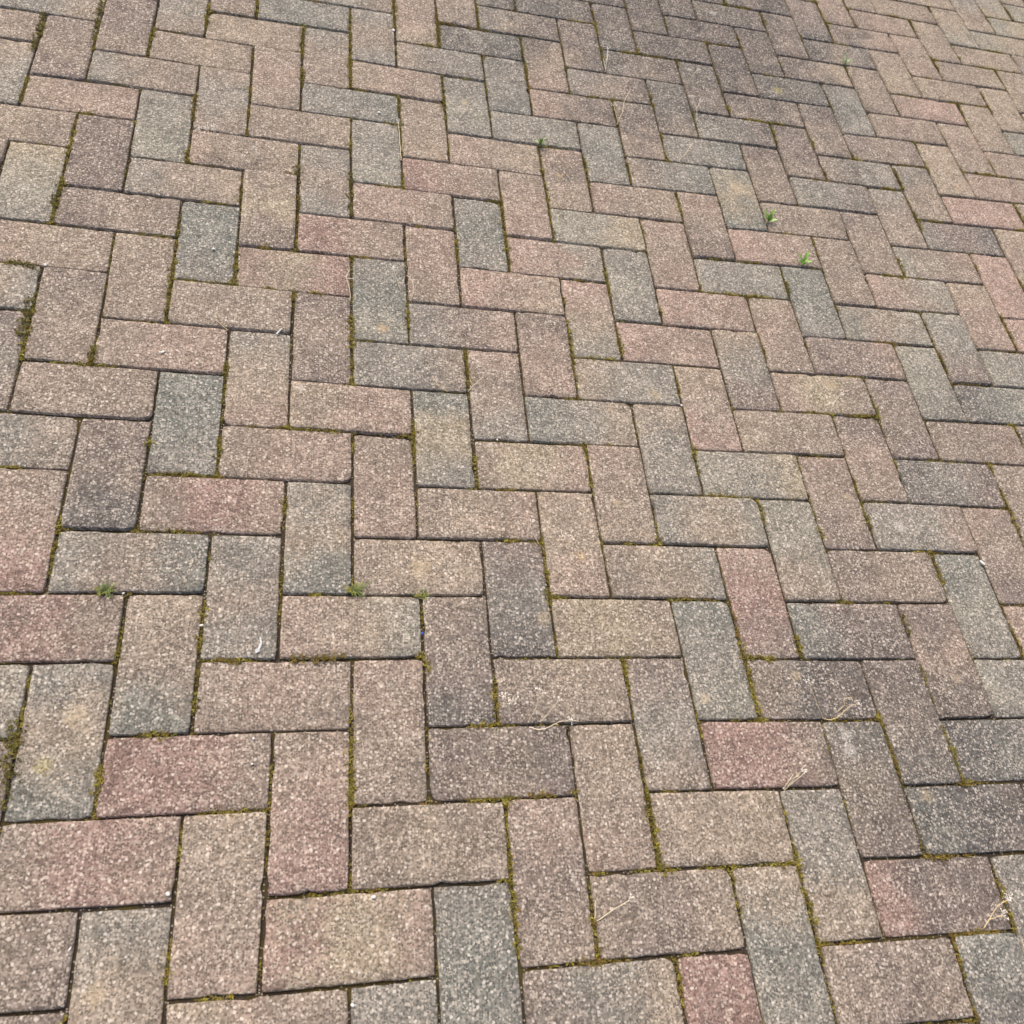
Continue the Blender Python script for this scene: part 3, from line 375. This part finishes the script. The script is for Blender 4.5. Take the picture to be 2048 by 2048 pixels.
def brick_geo(kind, i, j, code, nx=16, ny=8):
    """verts, faces, colours of one brick in world coordinates."""
    rnd = random.Random(hash((i * 131 + 7, j * 977 + 3, kind == 'H')) & 0xffffff)
    if kind == 'H': q = [node(i, j), node(i + 2, j), node(i + 2, j + 1), node(i, j + 1)]       # s runs left to right
    else: q = [node(i, j + 1), node(i, j - 1), node(i + 1, j - 1), node(i + 1, j + 1)]          # s runs far to near
    ln = ((q[1] - q[0]).length + (q[2] - q[3]).length) / 2; wd = ((q[3] - q[0]).length + (q[2] - q[1]).length) / 2
    far = min(1.0, max(0.0, ((i + j) * P - 1.5) / 1.6))                # the far end was laid with wider joints
    gap = [rnd.uniform(0.0010, 0.0025) + 0.0013 * far for _ in range(4)]           # s0, s1, t0, t1
    ch = rnd.uniform(0.0012, 0.0022); cd = rnd.uniform(0.0010, 0.0018)
    z0 = rnd.gauss(0, 0.0012); tx, ty = rnd.gauss(0, 0.007), rnd.gauss(0, 0.009)
    z0 *= 1 - 0.55 * far; tx *= 1 - 0.5 * far; ty *= 1 - 0.6 * far
    sx, sy = rnd.uniform(0, 90), rnd.uniform(0, 90)
    chips = [(rnd.choice('abcd'), rnd.random(), rnd.uniform(0.006, 0.014), rnd.uniform(0.001, 0.0035)) for _ in range(rnd.choice((1, 2, 2, 3, 4, 5)))]
    cr = [rnd.uniform(0.0, 0.0016) if rnd.random() > 0.03 else rnd.uniform(0.003, 0.005) for _ in range(4)]
    def edge_in(side, u, length):
        n = noise.noise(Vector((u * length * 70 + sx, ord(side) * 7.3 + sy, 0)))
        v = 0.0005 + n * 0.0010 + 0.0009 * noise.noise(Vector((u * length * 150 + sy, ord(side) * 3.1, sx)))
        for s_, c_, w_, d_ in chips:
            if s_ == side: v += d_ * max(0.0, 1 - abs(u - c_) * length / w_)
        return max(v, 0.0)
    def pt(s, t, ins):
        a = gap[0] + edge_in('a', t, wd) + ins; b = gap[1] + edge_in('b', t, wd) + ins
        c = gap[2] + edge_in('c', s, ln) + ins; d = gap[3] + edge_in('d', s, ln) + ins
        S = (a + s * (ln - a - b)) / ln; T = (c + t * (wd - c - d)) / wd
        k = {(0, 0): 0, (1, 0): 1, (1, 1): 2, (0, 1): 3}.get((s, t))
        if k is not None:                                            # worn corners
            S += (cr[k] if s == 0 else -cr[k]) / ln; T += (cr[k] if t == 0 else -cr[k]) / wd
        return (q[0] * (1 - S) + q[1] * S) * (1 - T) + (q[3] * (1 - S) + q[2] * S) * T
    ctr = (q[0] + q[1] + q[2] + q[3]) / 4
    cols = [PAL[c] for c in code]
    avg = [sum(c[k] for c in cols) / 3 for k in range(3)]
    cols = [[c[k] * 0.80 + avg[k] * 0.20 for k in range(3)] for c in cols]
    w1, w2 = rnd.uniform(0.15, 0.34), rnd.uniform(0.08, 0.2)
    tone = 1 + rnd.gauss(0, 0.025); soot = (0.135, 0.124, 0.116)
    def colour(p, s):
        n = noise.noise(Vector((p.x * 16 + sx, p.y * 16 + sy, 1.7))); n2 = noise.noise(Vector((p.x * 42 + sy, p.y * 42, sx)))
        s = s + n * w1 + n2 * w2
        f0 = smooth((s - 0.08) / 0.38); f1 = smooth((s - 0.54) / 0.38)
        share = (1 - f0, f0 * (1 - f1), f0 * f1)
        g = tone * (1 + 0.05 * n2) * ALB; k = 0.0
        wn_ = noise.noise(Vector((p.x * 9, p.y * 9, 5.5))); wm_ = noise.noise(Vector((p.x * 30, p.y * 30, 2.5)))
        for gx, gy, gr_, gs in GRIME:
            dd = math.hypot(p.x - gx, p.y - gy) / gr_ + 0.55 * wn_ + 0.4 * wm_
            k = max(k, gs * smooth((1.2 - dd) * 1.3))
        return [share] + [[(x * (1 - k) + z * k) * g for x, z in zip(c, soot)] for c in cols]
    V, F, K = [], [], []
    def zt(p): return z0 + (p.x - ctr.x) * tx + (p.y - ctr.y) * ty
    idx = {}
    for a in range(nx + 1):
        for b in range(ny + 1):
            s, t = a / nx, b / ny
            e = min(a, nx - a, b, ny - b)
            p = pt(s, t, ch)
            z = zt(p) + 0.0005 * noise.noise(Vector((p.x * 45, p.y * 45, sx))) + (0 if e else -0.0004)
            idx[a, b] = len(V); V.append((p.x, p.y, z)); K.append(colour(p, s))
    for a in range(nx):
        for b in range(ny):
            F.append((idx[a, b], idx[a + 1, b], idx[a + 1, b + 1], idx[a, b + 1]))
    ring = [(a, 0) for a in range(nx)] + [(nx, b) for b in range(ny)] + [(a, ny) for a in range(nx, 0, -1)] + [(0, b) for b in range(ny, 0, -1)]
    prev = [idx[r] for r in ring]
    for ins, dz in ((0.0, -cd), (0.0, -0.055)):
        cur = []
        for a, b in ring:
            p = pt(a / nx, b / ny, ins); cur.append(len(V)); V.append((p.x, p.y, zt(p) + dz)); K.append(colour(p, a / nx))
        n = len(ring)
        for k in range(n):
            F.append((prev[k], cur[k], cur[(k + 1) % n], prev[(k + 1) % n]))
        prev = cur
    F.append(tuple(reversed(prev)))
    # orientation: make the top face up
    a, b, c = (Vector(V[x]) for x in F[0][:3])
    if (b - a).cross(c - a).z < 0: F = [tuple(reversed(f)) for f in F]
    return V, F, dict(zip(('share', 'pigment_a', 'pigment_b', 'pigment_c'), zip(*K))), ctr

# soil bed that fills the joints, a few millimetres below the brick tops
BI0, BI1, BJ0, BJ1 = -16, 36, -12, 38
def bed():
    V, F = [], []
    st = 0.034; nxx = int((BI1 - BI0) * P / st); nyy = int((BJ1 - BJ0) * P / st)
    for b in range(nyy + 1):
        for a in range(nxx + 1):
            x, y = BI0 * P + a * st, BJ0 * P + b * st
            z = -0.0060 + 0.0022 * noise.noise(Vector((x * 14, y * 14, 3))) + 0.0012 * noise.noise(Vector((x * 45, y * 45, 9)))
            V.append((x, y, z))
    w = nxx + 1
    for b in range(nyy):
        for a in range(nxx): F.append((b * w + a, b * w + a + 1, (b + 1) * w + a + 1, (b + 1) * w + a))
    return V, F
bv, bf = bed()
pavement = tag(mesh_obj('pavement', bv, bf, M_SOIL, smooth=True), 'herringbone brick pavement with dark mossy joints', kind='structure')
gr = 150.0
ground = tag(mesh_obj('ground', [(-gr, -gr, -0.07), (gr, -gr, -0.07), (gr, gr, -0.07), (-gr, gr, -0.07)], [(0, 1, 2, 3)], M_GROUND), 'bare ground around and below the pavement', kind='structure')

seen = {}
for tok in BRICKS.split():
    k, rest = tok[0], tok[1:]
    ij, code = rest.split(':'); i, j = map(int, ij.split(','))
    seen[k, i, j] = code
for (k, i, j), code in seen.items():
    V, F, K, c = brick_geo(k, i, j, code)
    V = [(x - c.x, y - c.y, z) for x, y, z in V]
    o = mesh_obj('brick', V, F, M_BRICK, pavement, K, smooth=True)
    o.location = (c.x, c.y, 0)
    x0, x1, y0, y1 = (i, i + 2, j, j + 1) if k == 'H' else (i, i + 1, j - 1, j + 1)
    mine = [l for l in LICHEN if x0 * P < l[0][0] < x1 * P and y0 * P < l[0][1] < y1 * P][:2]
    if mine: o.data.materials[0] = M_LICHEN
    for slot, l in zip('ab', mine):
        o['lichen_place_' + slot] = (l[0][0], l[0][1], l[1]); o['lichen_tint_' + slot] = tuple(c_ * 0.9 for c_ in lin(TINTS[l[2]]))
# the same paving carries on beyond the picture
rest = random.Random(5); AV, AF, AK = [], [], {}
for i in range(BI0 + 1, BI1 - 2):
    for j in range(BJ0 + 2, BJ1 - 2):
        c4 = (i - j) % 4
        k = 'H' if c4 == 0 else 'V' if c4 == 2 else None
        if not k or (k, i, j) in seen: continue
        code = ''.join(rest.choice('bbbbmmggttppposrud') for _ in range(3))
        V, F, K, c = brick_geo(k, i, j, code, 6, 3)
        n = len(AV); AV += V
        for an in K: AK.setdefault(an, []).extend(K[an])
        AF += [tuple(x + n for x in f) for f in F]
field = tag(mesh_obj('brick_field', AV, AF, M_BRICK, pavement, AK, smooth=True), kind='stuff')

# ---------------------------------------------------------------- moss
MCOL = [[(96, 92, 40), (116, 108, 50), (86, 76, 40), (134, 122, 70)],
        [(140, 128, 50), (156, 146, 66), (118, 104, 44), (126, 106, 44)],
        [(130, 108, 52), (116, 92, 46), (138, 122, 60), (106, 94, 44)]]
def moss_blades(V, F, K, x, y, z, rnd, kind, size):
    base = lin(rnd.choice(MCOL[kind])); n = rnd.randint(4, 7); a0 = rnd.uniform(0, 6.28)
    for b in range(n):
        a = a0 + b * 6.283 / n + rnd.uniform(-.4, .4); l = size * rnd.uniform(0.6, 1.4); up = rnd.uniform(0.25, 1.1)
        w = l * rnd.uniform(0.14, 0.24); dx, dy = math.cos(a), math.sin(a); m = len(V)
        hx, hz = l * math.cos(up), l * math.sin(up)
        V += [(x - dy * w, y + dx * w, z), (x + dy * w, y - dx * w, z), (x + dx * hx, y + dy * hx, z + hz)]
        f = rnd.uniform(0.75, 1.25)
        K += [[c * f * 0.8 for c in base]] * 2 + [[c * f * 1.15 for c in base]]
        F.append((m, m + 1, m + 2))
# joints: every brick's edges, walked in small steps; patches of moss where the noise says so
mr = random.Random(11); MV, MF, MK = [], [], []
edges = set()
for (k, i, j) in seen:
    if k == 'H': cells = [((i, j), (i + 2, j)), ((i, j + 1), (i + 2, j + 1)), ((i, j), (i, j + 1)), ((i + 2, j), (i + 2, j + 1))]
    else: cells = [((i, j - 1), (i, j + 1)), ((i + 1, j - 1), (i + 1, j + 1)), ((i, j - 1), (i + 1, j - 1)), ((i, j + 1), (i + 1, j + 1))]
    for (a, b) in cells:
        (x0, y0), (x1, y1) = a, b
        n = max(abs(x1 - x0), abs(y1 - y0))
        for s in range(n):
            p = (x0 + (x1 - x0) * s // n, y0 + (y1 - y0) * s // n); r = (x0 + (x1 - x0) * (s + 1) // n, y0 + (y1 - y0) * (s + 1) // n)
            edges.add((p, r))
for (a, b) in sorted(edges):
    A, B = node(*a), node(*b); d = (B - A); L = d.length; d = d / L; side = Vector((-d.y, d.x, 0))
    vert = a[0] == b[0]
    lush = 0.06 if vert else -0.09
    if vert and a[0] < 8 and a[1] > 6: lush += 0.17
    s = 0.0
    while s < L:
        p = A + d * s
        m = noise.noise(Vector((p.x * 9, p.y * 9, 4.2))) + 0.6 * noise.noise(Vector((p.x * 31, p.y * 31, 8.1))) + lush
        if m > -0.03:
            dens = min(1.0, (m + 0.03) * 2.0)
            for _ in range(2):
                if mr.random() < dens:
                    q = p + side * mr.gauss(0, 0.0013 + 0.0016 * dens * dens)
                    rust = noise.noise(Vector((p.x * 4 + 20, p.y * 4, 0))) + (0.10 if p.x > 0.9 else -0.2)
                    kd = 2 if rust + mr.gauss(0, .12) > 0.25 else (1 if mr.random() < 0.6 else 0)
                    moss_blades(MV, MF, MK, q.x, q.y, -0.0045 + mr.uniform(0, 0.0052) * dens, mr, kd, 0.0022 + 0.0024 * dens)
        s += 0.0021
tag(mesh_obj('joint_moss', MV, MF, M_MOSS, None, MK), 'patchy olive and rust moss growing in the joints between bricks', 'moss', kind='stuff')

for label, path, hw, kind in MOSS:
    rnd = random.Random(label); V, F, K = [], [], []
    pts = [Vector((x, y, 0)) for x, y in path]; c = pts[0].copy()
    for a, b in zip(pts, pts[1:]):
        L = (b - a).length; n = int(L / 0.00075 * (hw / 0.007))
        d = (b - a) / L; side = Vector((-d.y, d.x, 0))
        for _ in range(n):
            u = rnd.random(); w = rnd.gauss(0, 0.5); p = a + (b - a) * u + side * w * hw
            patch = noise.noise(Vector((p.x * 120, p.y * 120, 2)))
            if patch < -0.22: continue
            h = max(0.0, 1 - w * w) * 0.35 * hw
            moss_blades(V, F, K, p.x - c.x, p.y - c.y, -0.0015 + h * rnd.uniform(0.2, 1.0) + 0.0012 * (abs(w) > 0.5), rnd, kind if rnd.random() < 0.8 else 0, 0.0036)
    o = mesh_obj('moss_clump', V, F, M_MOSS, None, K); o.location = c
    tag(o, label, 'moss', 'moss clumps standing out of the joints')

# ---------------------------------------------------------------- plants
def tube(V, F, K, pts, r0, r1, col, sides=5):
    n = len(pts); rings = []
    for k, p in enumerate(pts):
        d = (pts[min(k + 1, n - 1)] - pts[max(k - 1, 0)]).normalized()
        a = d.orthogonal().normalized(); b = d.cross(a); r = r0 + (r1 - r0) * k / (n - 1)
        rings.append([len(V) + s for s in range(sides)])
        for s in range(sides):
            an = s * 2 * math.pi / sides; V.append(tuple(p + (a * math.cos(an) + b * math.sin(an)) * r)); K.append(col)
    for k in range(n - 1):
        for s in range(sides): F.append((rings[k][s], rings[k][(s + 1) % sides], rings[k + 1][(s + 1) % sides], rings[k + 1][s]))
def spline(pts, m=5):
    out = []
    for k in range(len(pts) - 1):
        p0 = pts[max(k - 1, 0)]; p1 = pts[k]; p2 = pts[k + 1]; p3 = pts[min(k + 2, len(pts) - 1)]
        for s in range(m):
            t = s / m
            out.append(0.5 * ((2 * p1) + (p2 - p0) * t + (2 * p0 - 5 * p1 + 4 * p2 - p3) * t * t + (3 * p1 - p0 - 3 * p2 + p3) * t ** 3))
    out.append(pts[-1]); return out
def leaf(V, F, K, base, tip, width, arch, col, rnd, seg=6):
    ax = tip - base; L = ax.length; up = Vector((0, 0, 1)); side = ax.cross(up)
    side = side.normalized() if side.length > 1e-6 else Vector((1, 0, 0))
    nrm = side.cross(ax).normalized(); prev = None
    for k in range(seg + 1):
        t = k / seg; p = base + ax * t + nrm * (arch * L * math.sin(math.pi * t))
        w = width * (math.sin(math.pi * min(1, t * 0.92 + 0.08)) ** 0.7) * (1 - 0.25 * t) if k < seg else 0.0
        a = len(V); V += [tuple(p - side * w / 2 + nrm * w * 0.18), tuple(p), tuple(p + side * w / 2 + nrm * w * 0.18)]
        f = 0.9 + 0.25 * t; K += [[c * f for c in col], [c * f * 1.12 for c in col], [c * f for c in col]]
        if prev is not None:
            F.append((prev, a, a + 1, prev + 1)); F.append((prev + 1, a + 1, a + 2, prev + 2))
        prev = a
def head(V, F, K, p, d, rnd, col):
    """spent flower head: short bent twiglets with papery scales."""
    for _ in range(rnd.randint(4, 6)):
        v = (d + Vector((rnd.gauss(0, .7), rnd.gauss(0, .7), rnd.gauss(0, .5)))).normalized(); l = rnd.uniform(0.004, 0.011)
        e = p + v * l; e.z = max(e.z, 0.0025)
        mid = p + v * l * 0.5 + Vector((rnd.gauss(0, .001), rnd.gauss(0, .001), 0.0008))
        tube(V, F, K, [p, mid, e], 0.0004, 0.0003, col, 4)
        for _ in range(2):
            t = e + Vector((rnd.gauss(0, .0016), rnd.gauss(0, .0016), rnd.gauss(0, .0010)))
            u = Vector((rnd.gauss(0, 1), rnd.gauss(0, 1), rnd.gauss(0, .6))).normalized() * rnd.uniform(0.001, 0.0021)
            leaf(V, F, K, t - u, t + u, 0.0012, 0.1, [min(.85, c * 1.1) for c in col], rnd, 3)

for label, stems in DRIED:
    rnd = random.Random(label)
    straw = lin(rnd.choice([(206, 190, 164), (214, 200, 180), (200, 178, 140)])) if 'straw' not in label and 'yellow' not in label else lin((208, 194, 166))
    straw = [min(0.8, c * (1.25 if 'white' in label or 'pale' in label else 1.1)) for c in straw]; b0 = Vector(stems[0][0][0])
    root = bpy.data.objects.new('dried_weed', None); COL.objects.link(root); root.location = b0; root.empty_display_size = 0.01
    tag(root, label, 'dried weed', 'dried weeds in the joints')
    for pts, hd in stems:
        pl = spline([Vector(p) - b0 for p in pts]); V, F, K = [], [], []
        pl = [p + Vector((rnd.gauss(0, .0003), rnd.gauss(0, .0003), 0)) for p in pl]
        tube(V, F, K, pl, 0.00085, 0.00055, straw)
        for _ in range(rnd.randint(1, 3) if hd else 0):
            k = rnd.randint(len(pl) // 2, len(pl) - 2); d = (pl[k + 1] - pl[k]).normalized() + Vector((rnd.gauss(0, .8), rnd.gauss(0, .8), .1))
            tube(V, F, K, [pl[k], pl[k] + d.normalized() * rnd.uniform(.003, .007)], 0.0005, 0.0004, straw, 4)
        st = mesh_obj('stem', V, F, M_STRAW, root, K, smooth=True)
        if hd:
            V, F, K = [], [], []
            head(V, F, K, pl[-1], (pl[-1] - pl[-3]).normalized(), rnd, lin((226, 218, 204)))
            mesh_obj('seed_head', V, F, M_STRAW, root, K)
for label, base, tips in SEEDLINGS:
    rnd = random.Random(label); b0 = Vector(base)
    root = bpy.data.objects.new('seedling', None); COL.objects.link(root); root.location = b0; root.empty_display_size = 0.01
    tag(root, label, 'seedling', 'green seedlings in the joints')
    pale = 'pale' in label
    cols = [lin((150, 182, 98)), lin((130, 170, 76)), lin((164, 192, 116))] if not pale else [lin((140, 182, 118)), lin((156, 192, 130))]
    crown = Vector((0, 0, 0.006)); V, F, K = [], [], []
    tube(V, F, K, [Vector((0, 0, -0.002)), Vector((0.0004, 0, 0.003)), crown], 0.0011, 0.0009, cols[0]); mesh_obj('stem', V, F, M_LEAF, root, K, smooth=True)
    for tp in tips:
        V, F, K = [], [], []; e = Vector(tp) - b0; s0 = Vector((rnd.gauss(0, .0006), rnd.gauss(0, .0006), rnd.uniform(.003, .007)))
        leaf(V, F, K, s0, e, rnd.uniform(0.0070, 0.0100), rnd.uniform(0.04, 0.14), rnd.choice(cols), rnd)
        mesh_obj('leaf', V, F, M_LEAF, root, K, smooth=True)
for label, base, rad, n in TUFTS:
    rnd = random.Random(label); b0 = Vector(base); V, F, K = [], [], []
    for k in range(n):
        a = rnd.uniform(0, 6.283); l = rad * rnd.uniform(.4, 1.0); el = rnd.uniform(.15, 1.0)
        s0 = Vector((rnd.gauss(0, .004), rnd.gauss(0, .002), 0))
        e = s0 + Vector((math.cos(a) * math.cos(el), math.sin(a) * math.cos(el), math.sin(el))) * l; e.z = max(e.z, .004)
        c = lin(rnd.choice([(112, 124, 66), (132, 136, 70), (142, 134, 66), (102, 118, 70)]))
        leaf(V, F, K, s0, e, 0.0016, .12, c, rnd, 4)
        for _ in range(3):
            t = rnd.uniform(.3, .95); p = s0 + (e - s0) * t + Vector((0, 0, .001))
            g = p + Vector((rnd.gauss(0, .003), rnd.gauss(0, .003), rnd.uniform(0, .002)))
            leaf(V, F, K, p, g, 0.0012, .1, c, rnd, 3)
    o = mesh_obj('grass_tuft', V, F, M_LEAF, None, K); o.location = b0
    tag(o, label, 'weed', 'green tufts in the joints')

# ---------------------------------------------------------------- litter
for name, label, kind, dat in DEBRIS:
    rnd = random.Random(label)
    if kind in ('p', 'blue'):
        (x, y, z), a, b = dat
        bm = bmesh.new(); bmesh.ops.create_icosphere(bm, subdivisions=2, radius=1.0)
        rot = rnd.uniform(0, 3.14); ca, sa = math.cos(rot), math.sin(rot)
        for v in bm.verts:
            k = 1 + 0.22 * noise.noise(v.co * 1.6 + Vector((x * 50, y * 50, 0)))
            px, py, pz = v.co.x * k * a / 2000, v.co.y * k * b / 2000, v.co.z * k * min(a, b) / 2600
            v.co = (px * ca - py * sa, px * sa + py * ca, pz)
        me = bpy.data.meshes.new(name); bm.to_mesh(me); bm.free(); me.shade_smooth(); me.materials.append(M_BLUE if kind == 'blue' else M_PEBBLE)
        o = bpy.data.objects.new(name, me); COL.objects.link(o); o.location = (x, y, 0.0008 + min(a, b) / 2600)
        tag(o, label, 'plastic scrap' if kind == 'blue' else 'pebble', None if kind == 'blue' else 'loose white stones on the pavement')
    elif kind == 'twig':
        pts = [Vector(p) for p in dat]; c = pts[0]; V, F, K = [], [], []
        tube(V, F, K, spline([p - c for p in pts], 3), 0.0017, 0.0012, (0.7, 0.68, 0.65), 6)
        o = mesh_obj(name, V, F, M_FEATHER, None, K, smooth=True); o.location = c; tag(o, label, 'twig')
    else:
        pts = [Vector(p) for p in dat]; c = pts[0].copy(); root = bpy.data.objects.new(name, None); COL.objects.link(root)
        root.location = c + Vector((0, 0, .0022)); root.empty_display_size = 0.01; tag(root, label, 'feather')
        sp = spline([p - c for p in pts], 6); V, F, K = [], [], []
        tube(V, F, K, sp, 0.0006, 0.0003, (0.8, 0.8, 0.8), 5); mesh_obj('quill', V, F, M_FEATHER, root, K)
        V, F, K = [], [], []
        for k in range(1, len(sp) - 1):
            d = (sp[k + 1] - sp[k]).normalized(); s = Vector((-d.y, d.x, 0)); t = k / len(sp)
            for sd in (-1, 1):
                for m in range(2):
                    l = 0.0042 * (1 - t) ** 1.5 + 0.0012; l *= rnd.uniform(.5, 1.1)
                    b = sp[k] + (sp[k + 1] - sp[k]) * m * .5
                    leaf(V, F, K, b, b + (d * .7 + s * sd * .8 + Vector((0, 0, rnd.uniform(0, .25)))) * l, 0.0008, .08, (0.8, 0.8, 0.8), rnd, 3)
        mesh_obj('vane', V, F, M_FEATHER, root, K)
